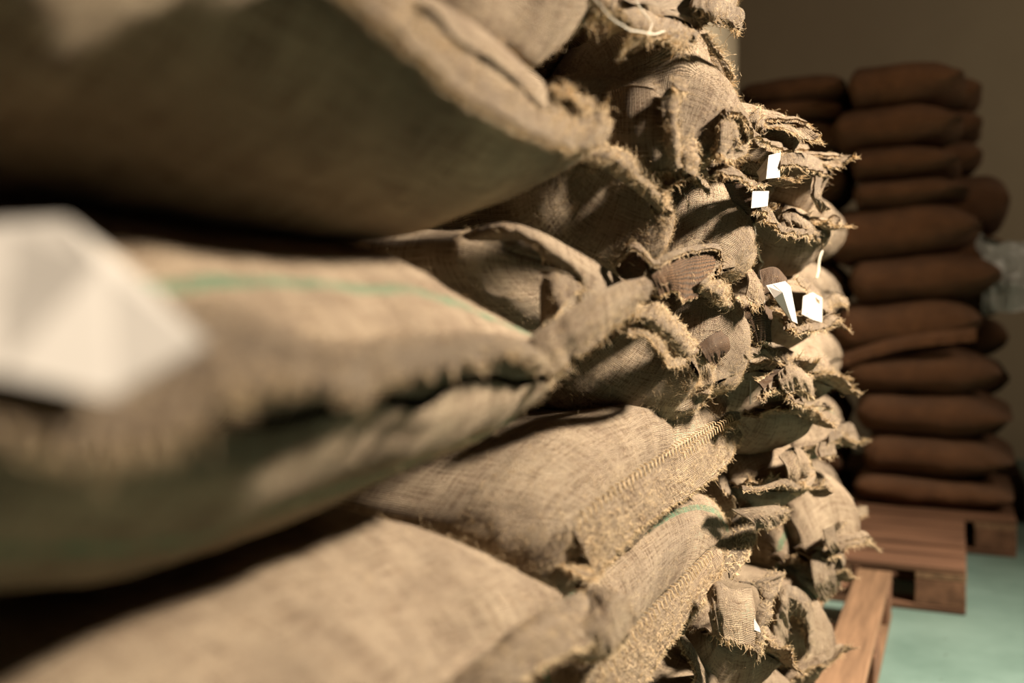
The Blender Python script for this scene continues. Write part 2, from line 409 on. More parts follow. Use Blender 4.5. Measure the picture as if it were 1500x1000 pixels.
def strip(s, rows, name='hem', ruf=.004, fr=0, frl=.012, mat=None, th=.0022, seed=None, edge=0.003, res=.0028, stripe=None, label=None, fine=1.0, frow=-1, dx=None, teeth=None, rfreq=28, frad=.00034):
    """a piece of cloth lofted through rows of control points; the last row is the frayed edge"""
    SEED[0] += 7; sd = seed or SEED[0]
    dx = s.dx if dx is None else dx
    G = [pts([(q[0], q[1], q[2]+dx) for q in r]) if len(r[0]) == 3 and not isinstance(r[0], np.ndarray) else pts(r) for r in rows]
    ln = max(np.linalg.norm(np.diff(g, axis=0), axis=1).sum() for g in G)
    wd = np.linalg.norm(np.diff(np.array([g.mean(0) for g in G]), axis=0), axis=1).sum()
    nu = int(min(260, max(16, ln/res))); nv = int(min(80, max(6, wd/res*.9)))
    C = np.array([crom(g, nu) for g in G]); P = crom(C, nv)            # nv x nu x 3
    N = grid_normals(P, False)
    v = np.linspace(0, 1, nv)[:, None]; u = np.linspace(0, ln, nu)[None, :]
    uu = u+0*v; vv = v*wd+0*u
    amp = ruf*np.minimum(1, v*1.6+.12)
    d = amp*(n2(uu*rfreq, vv*9+sd, sd)+.5*n2(uu*rfreq*2.3, vv*18, sd+1))+.35*amp*n2(uu*120, vv*60, sd+2)*fine
    P = P+N*d[..., None]
    out = P[-1]-P[-2]; out /= np.linalg.norm(out, axis=1, keepdims=True)+1e-9
    rr = np.random.RandomState(sd)
    R_ = nv
    jag = edge*(rr.rand(nu)-.3+.8*n2(u[0]*90, u[0]*0, sd+3))
    if teeth:
        ph = u[0]/teeth[0]+1.3*n2(u[0]*18, u[0]*0, sd+5); jag = jag+teeth[1]*(np.abs((ph % 1)*2-1)-.5)*(1+.7*n2(u[0]*40, u[0]*0, sd+6))
        if R_ > 3: P[-3] += out*jag[:, None]*.25
    P[-1] += out*jag[:, None]; P[-2] += out*jag[:, None]*.5
    R = nv
    top = P+N*th/2; bot = P-N*th/2
    V = np.concatenate([top.reshape(-1, 3), bot.reshape(-1, 3)])
    F = grid_faces(R, nu, False); F2 = F[:, ::-1]+R*nu
    idx = np.arange(R*nu).reshape(R, nu)
    E = []
    for line in (idx[0][::-1], idx[-1], idx[:, 0], idx[:, -1][::-1]):
        a, b = line[:-1], line[1:]; E.append(np.stack([b, a, a+R*nu, b+R*nu], -1))
    F = np.concatenate([F, F2]+E)
    uv = np.stack([uu, vv], -1).reshape(-1, 2); uv = np.concatenate([uv, uv])
    o = mesh_np(name, V, F, mat or M_flap, s.root, uv)
    o['stripe_along'] = -9.0; o['stripe_across'] = float(stripe) if stripe is not None else -9.0
    if label: o['label'] = label
    if fr:
        n = int(fr*1.5); q = rr.rand(n)*(nu-1.001); i = q.astype(int); f = (q-i)[:, None]
        p = P[-1][i]*(1-f)+P[-1][i+1]*f; dd = out[i]+.3*rr.randn(n, 3); L = frl*.8*(.3+rr.rand(n, 1)**1.5*1.1)
        c1 = rr.randn(n, 3)*.2
        path = np.stack([p-out[i]*.002, p+dd*L*.3, p+(dd*.65+c1*.3)*L, p+(dd*.85+c1*.9)*L, p+(dd*.8+c1*1.6)*L], 1)
        V, Q = tubes(path, np.broadcast_to(np.array([1.2, 1.1, 1., .8, .35])*frad, (n, 5)))
        g = mesh_np('fringe', V, Q, M_fibre, s.root); g['kind'] = 'stuff'; g.parent = o
        m = int(fr*(.1 if mat is M_inner_shaded or name == 'folded_front' else 1.8)); i = (rr.rand(m)**.6*(R-2)).astype(int); j = (rr.rand(m)*(nu-2)).astype(int)
        p = P[i, j]+(P[i+1, j+1]-P[i, j])*rr.rand(m, 1); nn = N[i, j]*np.where(rr.rand(m, 1) < .75, 1, -1)
        nn = np.where(((CP-p)*nn).sum(1, keepdims=True) < 0, np.where(rr.rand(m, 1) < .7, -nn, nn), nn)
        tg = np.cross(nn, rr.randn(m, 3)); tg /= np.linalg.norm(tg, axis=1, keepdims=True)+1e-9
        L = .009*(.25+rr.rand(m, 1)**2)
        path = np.stack([p-nn*.0004, p+(tg*.4+nn*.45)*L, p+(tg*.9+nn*.55)*L, p+(tg*1.3+nn*.25+rr.randn(m, 3)*.3)*L], 1)
        V, Q = tubes(path, np.broadcast_to(np.array([1., .9, .7, .3])*frad*.8, (m, 4)))
        g = mesh_np('loose_fibres', V, Q, M_fibre, s.root); g['kind'] = 'stuff'; g.parent = o
    return P
def stitches(s, line, w=.008, step=.004, rad=.0006, mat=None, off=.003):
    L = crom(pts(line), 400); seg = np.linalg.norm(np.diff(L, axis=0), axis=1); T = np.concatenate([[0], np.cumsum(seg)])
    n = int(T[-1]/step); tt = np.linspace(0, T[-1], n)
    p = np.stack([np.interp(tt, T, L[:, k]) for k in range(3)], -1)
    d = np.gradient(p, axis=0); d /= np.linalg.norm(d, axis=1, keepdims=True)+1e-9
    view = CP-p; view /= np.linalg.norm(view, axis=1, keepdims=True)
    sd = np.cross(d, view); sd /= np.linalg.norm(sd, axis=1, keepdims=True)+1e-9
    r = np.random.RandomState(s.seed+3); j = r.rand(n, 1)
    o1 = np.array([.6, .3, 1.0])                                       # outward from the cloth: towards aisle and up
    o1 = np.array([.8, -.35, .45])
    a = p+sd*w*(.7+.5*j); b = p-sd*w*(.7+.5*j)
    path = np.stack([a, a*.6+b*.4+o1*off, a*.3+b*.7+o1*off+d*step*.4, b+d*step*.2], 1)
    V, Q = tubes(path, rad)
    return mesh_np('stitching', V, Q, mat or M_fibre, s.root)
def strand(s, P, rad=.0007, name='twine', mat=None, wob=.002):
    L = crom(pts(P), 60); L = L+wob*np.stack([noise(L, 40, 3), noise(L, 40, 4), noise(L, 40, 5)], -1)
    V, Q = tubes(L[None], rad, 5); return mesh_np(name, V, Q, mat or M_twine, s.root)
def paper(s, rows, label='white paper tag', n=14, th=.0004):
    """folded sheet: straight facets between the control points"""
    G = np.array([pts([(q[0], q[1], q[2]+s.dx) for q in r]) for r in rows]); R, C, _ = G.shape
    nr = np.zeros_like(G); g = grid_normals(G, False)
    V = np.concatenate([(G+g*th).reshape(-1, 3), (G-g*th).reshape(-1, 3)])
    F = grid_faces(R, C, False); idx = np.arange(R*C).reshape(R, C); E = []
    for line in (idx[0][::-1], idx[-1], idx[:, 0], idx[:, -1][::-1]):
        a, b = line[:-1], line[1:]; E.append(np.stack([b, a, a+R*C, b+R*C], -1))
    o = mesh_np('paper_tag', V, np.concatenate([F, F[:, ::-1]+R*C]+E), M_paper, s.root, smooth=False)
    o['label'] = label; return o
# ------------------------------------------------------------------ near column (three sacks seen, two under them)
G1 = 'near column of sacks at the left edge'
A1 = sack('large blurred sack at top left with a thick folded seam running to its frayed corner',
          [(-.315, .18, 1.115), (-.30, .45, 1.11), (-.30, .70, 1.085), (-.325, .905, 1.078)], (-.50, .55, 1.075), .345, .105, ln=.60, world=True, pw=2.4, taper=1.3, dx=.022, pucker=.8, fuzz=2500, fuzzlen=.006, group=G1)
A2 = sack('large blurred sack with green stripe, jagged frayed flap and folded white tag',
          [(-.31, .16, .873), (-.305, .4, .868), (-.315, .65, .868), (-.33, .88, .866)], (-.50, .53, .876), .345, .111, ln=.60, world=True, pw=2.4, taper=1.25, dx=.02, across=.056, fuzz=2500, fuzzlen=.006, group=G1, lump=.8)
A3 = sack('out-of-focus sack at bottom left with a curled ragged mouth corner, under the striped sack',
          [(-.32, .20, .66), (-.31, .45, .655), (-.325, .68, .648), (-.335, .875, .648)], (-.50, .54, .65), .345, .108, ln=.60, world=True, pw=2.4, taper=1.2, dx=.015, fuzz=2500, group=G1)
A4 = sack('sack hidden low in the near column', [(-.33, .25, .44), (-.33, .85, .44)], (-.44, .55, .45), .33, .10, ln=.66, world=True, group=G1)
A5 = sack('sack hidden lowest in the near column', [(-.33, .25, .25), (-.33, .85, .25)], (-.44, .55, .25), .33, .10, ln=.66, world=True, group=G1)
# A1: thick double hem above the seam line
strip(A1, [[(420, -75, -.318), (505, 6, -.318), (600, 86, -.318), (700, 160, -.322), (790, 208, -.325), (842, 222, -.328), (872, 216, -.33)],
           [(440, -75, -.298), (520, 0, -.298), (615, 78, -.300), (710, 150, -.303), (795, 198, -.31), (845, 212, -.32), (880, 214, -.322)],
           [(475, -65, -.304), (560, 10, -.304), (640, 66, -.306), (730, 128, -.31), (805, 168, -.318), (850, 190, -.325), (893, 196, -.326)],
           [(500, -60, -.33), (600, 18, -.33), (672, 66, -.33), (755, 120, -.33), (818, 153, -.335), (858, 166, -.335), (888, 176, -.33)]],
      ruf=.008, fr=700, frl=.012, rfreq=30, edge=.006)
strip(A1, [[(440, -75, -.30), (523, -4, -.30), (615, 74, -.302), (710, 146, -.305), (795, 194, -.312), (838, 208, -.318)],
           [(436, -66, -.286), (515, 4, -.286), (607, 86, -.288), (702, 160, -.29), (788, 204, -.30), (836, 221, -.312)]],
      name='seam_roll', ruf=.004, fr=260, frl=.008, th=.008)
strip(A1, [[(800, 130, -.36), (830, 140, -.36), (860, 158, -.35)], [(805, 128, -.34), (835, 132, -.34), (862, 150, -.34)], [(815, 132, -.325), (838, 142, -.325), (866, 164, -.328)]], name='corner_tuft', ruf=.008, fr=120, frl=.014)
# A2: long frayed flap folded outwards, ear, tag
strip(A2, [[(-60, 402, -.375), (130, 408, -.375), (250, 435, -.37), (360, 448, -.37), (440, 484, -.36), (520, 496, -.36), (600, 486, -.36), (700, 486, -.355), (770, 500, -.345), (805, 520, -.335)],
           [(-60, 470, -.300), (130, 480, -.298), (250, 476, -.295), (350, 462, -.298), (440, 500, -.292), (520, 514, -.294), (600, 502, -.305), (700, 498, -.31), (765, 510, -.318), (806, 530, -.33)],
           [(-60, 560, -.283), (110, 575, -.279), (220, 575, -.278), (330, 545, -.278), (430, 532, -.279), (520, 545, -.282), (600, 530, -.288), (690, 512, -.30), (755, 520, -.315), (808, 540, -.328)],
           [(-60, 612, -.262), (100, 640, -.258), (220, 645, -.257), (330, 592, -.260), (420, 556, -.262), (520, 576, -.266), (590, 550, -.28), (690, 530, -.296), (750, 522, -.312), (808, 546, -.328)]],
      name='frayed_flap', ruf=.0035, edge=.004, res=.0016, teeth=(.015, .022), fr=260, frl=.010, label='jagged frayed flap along the sack mouth')
strip(A2, [[(778, 492, -.345), (840, 452, -.335), (900, 418, -.33), (945, 406, -.325)],
           [(790, 512, -.33), (850, 478, -.318), (905, 440, -.312), (955, 416, -.31)],
           [(806, 545, -.33), (862, 508, -.322), (905, 470, -.318), (948, 438, -.312)]],
      name='mouth_ear', ruf=.0035, fr=160, frl=.009, rfreq=40, edge=.006, label='stiff frayed ear sticking out from the sack corner')
paper(A2, [[(-140, 345, -.320), (0, 328, -.306), (96, 322, -.300), (182, 386, -.290)],
           [(-140, 440, -.290), (0, 440, -.280), (146, 386, -.272), (240, 440, -.262)],
           [(-140, 540, -.268), (0, 548, -.260), (160, 583, -.248), (302, 502, -.243)]], label='large folded white paper tag')
# A3: mouth hem and curled corner
strip(A3, [[(560, 1075, -.335), (640, 1010, -.325), (700, 965, -.32), (760, 915, -.325), (820, 880, -.33), (850, 868, -.335)],
           [(590, 1085, -.300), (668, 1020, -.300), (735, 968, -.298), (790, 920, -.305), (835, 905, -.315), (868, 885, -.325)],
           [(640, 1095, -.285), (725, 1030, -.285), (790, 975, -.287), (840, 950, -.295), (872, 935, -.305), (895, 905, -.315)]],
      ruf=.006, fr=220, frl=.012, edge=.006, label='curled ragged hem at the sack mouth')
strip(A3, [[(842, 880, -.335), (858, 872, -.335), (872, 856, -.335), (885, 868, -.33)],
           [(838, 925, -.315), (872, 915, -.30), (900, 880, -.298), (915, 870, -.31)],
           [(846, 958, -.315), (886, 955, -.30), (915, 935, -.30), (930, 900, -.31)],
           [(850, 962, -.33), (880, 965, -.325), (908, 948, -.32), (925, 915, -.325)]], name='curled_corner', ruf=.006, fr=200, frl=.012, edge=.006)
strip(A3, [[(842, 860, -.37), (850, 850, -.37), (862, 846, -.36)], [(845, 890, -.34), (853, 880, -.335), (864, 872, -.335)]], name='seam_tuft', ruf=.006, fr=60)

# ------------------------------------------------------------------ second column, in focus
G2 = 'second column of sacks, in focus'
B0 = sack('highest sack with hanging ragged mouth, cut by the top edge', [(880, -22, -.31), (950, 10, -.31), (1030, 30, -.30), (1075, 10, -.30)], (1015, -70, -.36), .16, .085, fuzz=2500, group=G2)
strip(B0, [[(862, -40, -.36), (905, -20, -.34), (960, 12, -.32), (1010, 30, -.31), (1030, 36, -.305)],
           [(855, -18, -.33), (900, 12, -.31), (950, 40, -.30), (1000, 52, -.295), (1022, 52, -.30)],
           [(858, 22, -.33), (895, 20, -.315), (935, 48, -.305), (985, 62, -.295), (1008, 72, -.30)]], ruf=.009, fr=420, frl=.016, edge=.008, label='ragged shredded hem hanging from the mouth')
strip(B0, [[(1000, -30, -.34), (1040, -15, -.32), (1075, 5, -.31)], [(990, 10, -.31), (1030, 20, -.295), (1070, 30, -.29)], [(1010, 45, -.31), (1045, 28, -.29), (1082, 42, -.285)]], name='hem', ruf=.006, fr=80)
strip(B0, [[(1020, -20, -.30), (1050, -2, -.295), (1085, 15, -.29)], [(1015, 8, -.285), (1050, 22, -.28), (1090, 30, -.28)], [(1040, 30, -.29), (1062, 36, -.285), (1086, 44, -.28)]], name='mouth_ear', ruf=.010, fr=260, frl=.012, th=.006, label='thick pale ruffled ear sticking out')
strip(B0, [[(1012, 42, -.33), (1028, 48, -.31), (1036, 52, -.295)], [(1004, 90, -.325), (1035, 92, -.30), (1058, 92, -.285)], [(1020, 122, -.32), (1052, 132, -.30), (1072, 135, -.285)]], name='hanging_flap', ruf=.005, fr=80, label='brown flap hanging down at the right')
strip(B0, [[(1022, 46, -.285), (1040, 70, -.28), (1058, 98, -.275), (1072, 137, -.275)], [(1030, 45, -.28), (1048, 70, -.274), (1066, 98, -.27), (1076, 138, -.27)]], name='hem', ruf=.004, fr=120, th=.006)
for l in ([(868, -5, -.31), (905, 35, -.29), (950, 50, -.285), (975, 45, -.285)], [(930, 0, -.30), (955, 30, -.29), (948, 52, -.29)]): strand(B0, l, .0007)

B1 = sack('rounded sack with a smooth bulging end at top centre, behind the folded seam', [(-.31, .50, 1.34), (-.30, .90, 1.34)], (-.37, .715, 1.245), .265, .105, ln=.65, world=True, fuzz=5000, fuzzlen=.006, pucker=.4, group=G2, pw=2.3)
B2 = sack('bright sunlit round sack near the top with puckered creases', [(900, 238, -.372), (955, 246, -.33), (1010, 243, -.29)], (948, 150, -.36), .122, .088, ln=.42, yaw=38, roll=0, pucker=.35, fuzz=5000, fuzzlen=.006, group=G2, pw=2.2, lump=1.1)
strip(B2, [[(900, 85, -.33), (925, 68, -.315), (960, 62, -.31), (985, 78, -.30)], [(905, 70, -.32), (928, 55, -.305), (962, 52, -.30), (990, 68, -.295)]], name='pale_fringe', ruf=.005, fr=200, frl=.008)
B2b = sack('shaded sack with a pinched upright ear in front of the bright round sack', [(990, 128, -.335), (975, 170, -.335), (985, 215, -.335), (998, 244, -.335)], (893, 200, -.40), .14, .07, dx=.035, fuzz=4000, fuzzlen=.006, group=G2, pw=2.4, yaw=12)
strip(B2b, [[(862, 142, -.430), (890, 134, -.410), (925, 126, -.382), (955, 130, -.360), (972, 142, -.350), (988, 122, -.335)],
            [(866, 190, -.425), (895, 190, -.400), (925, 190, -.376), (955, 192, -.355), (972, 188, -.344), (982, 180, -.335)],
            [(880, 245, -.418), (905, 255, -.398), (930, 255, -.376), (960, 252, -.352), (978, 250, -.342), (990, 248, -.335)]], name='folded_front', ruf=.003, fr=60, fine=.6)
strip(B2b, [[(968, 145, -.33), (972, 180, -.328), (976, 215, -.328), (982, 250, -.33)], [(985, 118, -.322), (988, 170, -.318), (984, 210, -.32), (996, 245, -.322)], [(1002, 124, -.325), (992, 165, -.325), (992, 205, -.325), (1008, 244, -.327)]], name='mouth_ear', ruf=.004, fr=160, frl=.006, rfreq=40)
strip(B2b, [[(985, 116, -.325), (997, 113, -.32), (1006, 120, -.322)], [(984, 128, -.32), (995, 134, -.316), (1008, 132, -.32)]], name='ear_knot', ruf=.004, th=.006, fr=60)
strip(B2b, [[(992, 195, -.325), (990, 215, -.325), (996, 245, -.325)], [(1006, 200, -.318), (1012, 225, -.315), (1004, 250, -.318)], [(1018, 205, -.32), (1034, 232, -.315), (1012, 256, -.318)]], name='hem', ruf=.006, fr=160, frl=.006)

B3 = sack('round-ended sack with a looped thread hem along its upper right edge', [(850, 238, -.395), (900, 248, -.366), (940, 272, -.337), (968, 312, -.32)], (864, 312, -.405), .115, .080, yaw=30, roll=-10, dx=.022, pucker=.3, fuzz=7000, fuzzlen=.006, group=G2, pw=2.2, lump=.7)
strip(B3, [[(850, 240, -.37), (885, 250, -.358), (925, 275, -.35), (955, 300, -.345), (978, 320, -.345)],
           [(862, 226, -.36), (895, 232, -.345), (930, 255, -.336), (960, 285, -.333), (982, 312, -.335)],
           [(880, 216, -.36), (912, 222, -.345), (945, 244, -.336), (972, 275, -.333), (980, 300, -.335)]], ruf=.006, fr=420, frl=.010, edge=.004, rfreq=30)
stitches(B3, [(872, 232, -.345), (905, 240, -.335), (940, 268, -.33), (968, 300, -.33), (980, 316, -.33)], w=.010, step=.0055, rad=.0006)
B4 = sack('bright sack with a fluffy ruffled hem arching over its right side', [(955, 378, -.362), (1000, 398, -.325), (1040, 398, -.295), (1072, 390, -.272)], (1012, 335, -.338), .098, .080, yaw=35, roll=-10, dx=.012, pucker=.35, fuzz=6000, fuzzlen=.006, group=G2, pw=2.2, stripe=.62)
strip(B4, [[(960, 285, -.35), (985, 266, -.34), (1010, 254, -.335), (1045, 285, -.325), (1075, 325, -.32), (1100, 392, -.315)],
           [(968, 268, -.34), (990, 248, -.33), (1018, 244, -.32), (1055, 272, -.312), (1088, 318, -.305), (1108, 388, -.305)],
           [(985, 250, -.34), (1005, 232, -.33), (1032, 234, -.32), (1068, 268, -.312), (1098, 315, -.305), (1116, 385, -.305)]], ruf=.007, fr=520, frl=.008, edge=.004, rfreq=34, label='fluffy ruffled hem')
strip(B4, [[(962, 268, -.33), (985, 245, -.325), (1012, 244, -.322), (1032, 262, -.32)], [(968, 285, -.322), (990, 268, -.312), (1015, 262, -.31), (1034, 285, -.312)]], name='hem_lip', ruf=.005, fr=120, frl=.012)
stitches(B4, [(1030, 268, -.31), (1060, 300, -.308), (1085, 345, -.305), (1100, 385, -.303)], w=.006, step=.005, rad=.0005)
strand(B4, [(1004, 284, -.315), (1008, 300, -.312), (1007, 312, -.312)], .0006)

B5 = sack('sack with a dark hollow fold and bright rim beneath the top left sack', [(860, 412, -.405), (900, 425, -.395), (930, 432, -.39)], (800, 425, -.45), .2, .06, roll=-12, dx=.045, fuzz=4000, fuzzlen=.005, group=G2, pw=2.2, yaw=8)
strip(B5, [[(675, 345, -.50), (722, 327, -.47), (770, 332, -.445), (830, 360, -.42), (890, 395, -.40), (935, 425, -.39)],
           [(690, 352, -.49), (730, 338, -.455), (775, 345, -.428), (838, 385, -.405), (890, 425, -.39), (930, 450, -.385)],
           [(735, 352, -.47), (775, 352, -.45), (800, 380, -.425), (850, 412, -.405), (850, 455, -.395), (870, 480, -.392)]], name='folded_top', ruf=.004, fr=40, fine=.5, label='cloth folded over a dark hollow')
strip(B5, [[(790, 395, -.43), (815, 400, -.415), (838, 408, -.41), (862, 412, -.405)], [(792, 480, -.42), (822, 450, -.40), (845, 425, -.40), (866, 420, -.395)]], name='inner_fold', ruf=.005, fr=40)

B7 = sack('pale bright sack below the open shaded brown mouth, with a rolled right corner', [(965, 545, -.352), (1000, 562, -.325), (1040, 565, -.295), (1068, 555, -.275)], (1018, 496, -.328), .092, .078, yaw=35, roll=-14, dx=.045, pucker=.35, fuzz=5000, fuzzlen=.005, group=G2, pw=2.2)
strip(B7, [[(900, 385, -.40), (930, 360, -.375), (955, 385, -.36), (985, 372, -.35), (1020, 363, -.345), (1058, 362, -.34)],
           [(905, 400, -.395), (935, 390, -.37), (958, 405, -.352), (985, 398, -.345), (1025, 385, -.338), (1062, 378, -.335)],
           [(915, 405, -.39), (945, 425, -.37), (970, 430, -.352), (990, 425, -.345), (1014, 438, -.34), (1062, 400, -.335)]], name='open_mouth', ruf=.005, fr=260, frl=.006, mat=M_inner_shaded, label='shade-darkened open mouth of loose weave hanging forward')
strip(B7, [[(902, 384, -.395), (930, 357, -.37), (957, 383, -.355), (985, 370, -.345), (1020, 361, -.34), (1058, 360, -.335), (1066, 380, -.333), (1062, 400, -.333)],
           [(900, 390, -.39), (930, 366, -.365), (957, 391, -.35), (987, 377, -.34), (1020, 367, -.335), (1052, 367, -.33), (1058, 384, -.328), (1052, 402, -.328)]], name='mouth_rim', ruf=.003, fr=160, frl=.006, th=.005)
strip(B7, [[(1020, 425, -.34), (1050, 448, -.335), (1078, 472, -.33)], [(1028, 412, -.33), (1058, 434, -.323), (1086, 458, -.32)], [(1040, 402, -.335), (1066, 424, -.33), (1088, 444, -.325)]], name='fringe_band', ruf=.006, fr=420, frl=.007, rfreq=40)
strip(B7, [[(1022, 505, -.345), (1050, 486, -.335), (1090, 476, -.33)], [(1030, 520, -.335), (1056, 508, -.325), (1086, 496, -.322)], [(1038, 535, -.34), (1060, 530, -.332), (1078, 518, -.328)]], name='shaded_corner_flap', mat=M_inner_shaded, ruf=.004, fr=120, frl=.006)
strand(B7, [(955, 408, -.335), (972, 412, -.33), (984, 402, -.33)], .0006); strand(B7, [(978, 415, -.335), (988, 430, -.33), (1003, 437, -.33)], .0006)
paper(B7, [[(1075, 465, -.33), (1090, 452, -.325), (1102, 442, -.32)], [(1082, 474, -.325), (1096, 462, -.32), (1106, 450, -.318)]], label='small pale paper corner')

B8 = sack('shadowed olive sack with a round end and ruffled hem, in the centre', [(922, 470, -.368), (970, 492, -.335), (1008, 530, -.305), (1032, 560, -.290)], (912, 541, -.388), .142, .072, yaw=30, roll=-8, dx=.03, fuzz=8000, fuzzlen=.006, group=G2, pw=2.3, lump=.6)
strip(B8, [[(918, 482, -.37), (945, 488, -.36), (965, 500, -.352), (985, 528, -.345), (1012, 535, -.342), (1040, 548, -.34)],
           [(925, 465, -.35), (952, 468, -.338), (980, 485, -.332), (1000, 505, -.33), (1022, 525, -.33), (1048, 542, -.33)],
           [(930, 450, -.355), (960, 450, -.345), (985, 464, -.34), (1008, 492, -.337), (1030, 522, -.335), (1052, 540, -.332)]], ruf=.008, fr=520, frl=.009, edge=.004, rfreq=34, label='ruffled hem with frayed loops')
strip(B8, [[(920, 478, -.36), (945, 482, -.35), (966, 496, -.342), (985, 524, -.336), (1008, 520, -.334)], [(918, 490, -.352), (945, 492, -.342), (962, 508, -.336), (982, 534, -.33), (1004, 534, -.328)]], name='hem_lip', ruf=.005, fr=200, frl=.008)
strip(B8, [[(1020, 590, -.36), (1035, 575, -.35), (1044, 560, -.34)], [(1015, 600, -.345), (1040, 585, -.335), (1052, 568, -.33)]], name='hem', ruf=.004, fr=40)
for k in range(7): strand(B8, [(1040, 580, -.335), (1052, 566-k*1.5, -.33), (1062+k, 560+k*2, -.325), (1060+k*1.5, 572+k*3, -.325)], .0012, 'tassel_strand', M_fibre)

B9 = sack('flat lit sack in the centre with a long diagonal stitched seam and fringed hem', [(842, 780, -.345), (905, 722, -.338), (985, 665, -.33), (1068, 615, -.322)], (884, 702, -.395), .315, .092, yaw=10, roll=7, fuzz=8000, fuzzlen=.006, group=G2, pw=2.5, pucker=.6, lump=.7)
strip(B9, [[(836, 775, -.348), (868, 745, -.342), (920, 705, -.337), (985, 660, -.330), (1035, 628, -.325), (1072, 606, -.32)],
           [(850, 798, -.340), (884, 772, -.333), (934, 735, -.327), (998, 690, -.321), (1046, 655, -.316), (1078, 622, -.313)],
           [(872, 842, -.336), (900, 806, -.329), (950, 762, -.323), (1014, 720, -.316), (1060, 682, -.311), (1086, 636, -.308)]], ruf=.0020, fr=1200, frl=.008, edge=.005, rfreq=18, label='fringed hem below the stitched seam')
stitches(B9, [(845, 765, -.335), (905, 715, -.328), (985, 660, -.320), (1045, 622, -.315)], w=.006, step=.013, rad=.0009)
stitches(B9, [(1000, 668, -.312), (1035, 640, -.308), (1070, 612, -.306)], w=.006, step=.013, rad=.0009)
strip(B9, [[(1050, 618, -.32), (1064, 604, -.315), (1080, 603, -.312)], [(1052, 634, -.312), (1068, 618, -.307), (1084, 614, -.306)]], name='hem_corner', ruf=.004, fr=140, th=.005)
strip(B9, [[(810, 812, -.37), (832, 822, -.36), (850, 826, -.35), (862, 838, -.345)], [(815, 822, -.36), (838, 838, -.345), (858, 846, -.335), (872, 846, -.33)]], name='hem_corner', ruf=.004, fr=120)
B10 = sack('lower lit sack with a wide diagonal hem and a fanned toothed corner', [(850, 1010, -.345), (920, 930, -.338), (985, 860, -.33), (1070, 775, -.322)], (930, 860, -.39), .29, .098, yaw=10, roll=4, fuzz=8000, fuzzlen=.006, group=G2, pw=2.5, pucker=.7, across=.09)
strip(B10, [[(838, 1010, -.348), (880, 962, -.342), (935, 905, -.336), (990, 850, -.330), (1040, 800, -.325), (1070, 770, -.322)],
            [(862, 1025, -.340), (905, 975, -.334), (955, 922, -.327), (1005, 868, -.321), (1050, 822, -.317), (1074, 795, -.315)],
            [(890, 1045, -.336), (940, 1000, -.329), (975, 945, -.322), (1015, 895, -.317), (1042, 860, -.313), (1060, 830, -.311)]], ruf=.0030, fr=1400, frl=.009, edge=.006, rfreq=20, label='wide fraying hem')
stitches(B10, [(880, 985, -.33), (930, 925, -.322), (990, 862, -.314), (1040, 812, -.31)], w=.007, step=.013, rad=.0009)
strip(B10, [[(1072, 762, -.325), (1066, 785, -.32), (1062, 808, -.315), (1058, 835, -.31)], [(1092, 748, -.315), (1092, 775, -.308), (1084, 802, -.305), (1066, 835, -.305)], [(1108, 738, -.315), (1110, 770, -.305), (1098, 808, -.30), (1070, 846, -.302)]], name='fan_corner', ruf=.003, fr=160, frl=.008, frad=.001, edge=.004, label='fanned hem corner with a toothed edge')
strip(B10, [[(1072, 765, -.33), (1085, 752, -.32), (1104, 740, -.313)], [(1074, 760, -.335), (1088, 740, -.325), (1106, 736, -.315)]], name='hem_fold', ruf=.003, fr=30)
strip(B10, [[(1050, 690, -.36), (1075, 702, -.35), (1092, 725, -.34)], [(1056, 715, -.345), (1076, 730, -.335), (1080, 750, -.33)]], name='hem_fold', ruf=.004, fr=40)

B11 = sack('low sack under the wide diagonal hem at the bottom edge', [(960, 1120, -.335), (1050, 1010, -.325), (1120, 960, -.315)], (985, 1050, -.39), .24, .09, yaw=6, roll=4, group=G2, fuzz=3000)
strip(B11, [[(985, 908, -.36), (1000, 930, -.35), (1016, 952, -.345), (1032, 985, -.34), (1050, 1020, -.335)], [(978, 918, -.345), (990, 940, -.335), (1004, 962, -.33), (1018, 990, -.325), (1030, 1030, -.32)]], name='twisted_hem', ruf=.005, fr=160, th=.005)

# ------------------------------------------------------------------ third column
sack('sack lying deep in the shade between the top centre sack and the bright round sack', [(-.47, 1.0, 1.27), (-.47, 1.45, 1.27)], (-.58, 1.22, 1.27), .28, .105, ln=.42, world=True, group=G2)
G3 = 'third column of sacks with ragged mouths'
C0 = sack('pale sack with ruffled hem and white tag, right of the bright round sack', [(1058, 200, -.30), (1100, 195, -.295), (1150, 205, -.29), (1175, 225, -.285)], (1090, 225, -.34), .24, .075, fuzz=1500, group=G3)
strip(C0, [[(1040, 190, -.33), (1060, 160, -.315), (1078, 150, -.305), (1090, 175, -.30), (1110, 205, -.295), (1140, 212, -.29), (1180, 215, -.285)],
           [(1052, 192, -.31), (1066, 172, -.30), (1082, 168, -.292), (1096, 190, -.288), (1118, 212, -.284), (1146, 220, -.28), (1182, 222, -.275)]], name='rope_hem', ruf=.005, fr=120, th=.010)
strip(C0, [[(1090, 190, -.32), (1120, 205, -.31), (1150, 210, -.30), (1170, 215, -.295)], [(1092, 172, -.315), (1120, 190, -.305), (1148, 195, -.295), (1172, 205, -.29)], [(1096, 168, -.325), (1125, 180, -.315), (1152, 182, -.305), (1176, 198, -.295)]], name='ruffled_hem', ruf=.014, fr=260, frl=.012, rfreq=36)
strip(C0, [[(1048, 172, -.33), (1062, 160, -.32), (1080, 172, -.31), (1084, 195, -.305), (1075, 215, -.305)], [(1045, 205, -.315), (1056, 182, -.305), (1074, 186, -.295), (1076, 208, -.292), (1068, 222, -.295)], [(1036, 228, -.32), (1052, 225, -.305), (1070, 232, -.295), (1090, 225, -.29), (1095, 210, -.29)]], name='curled_mouth', ruf=.004, fr=120, label='curled open mouth')
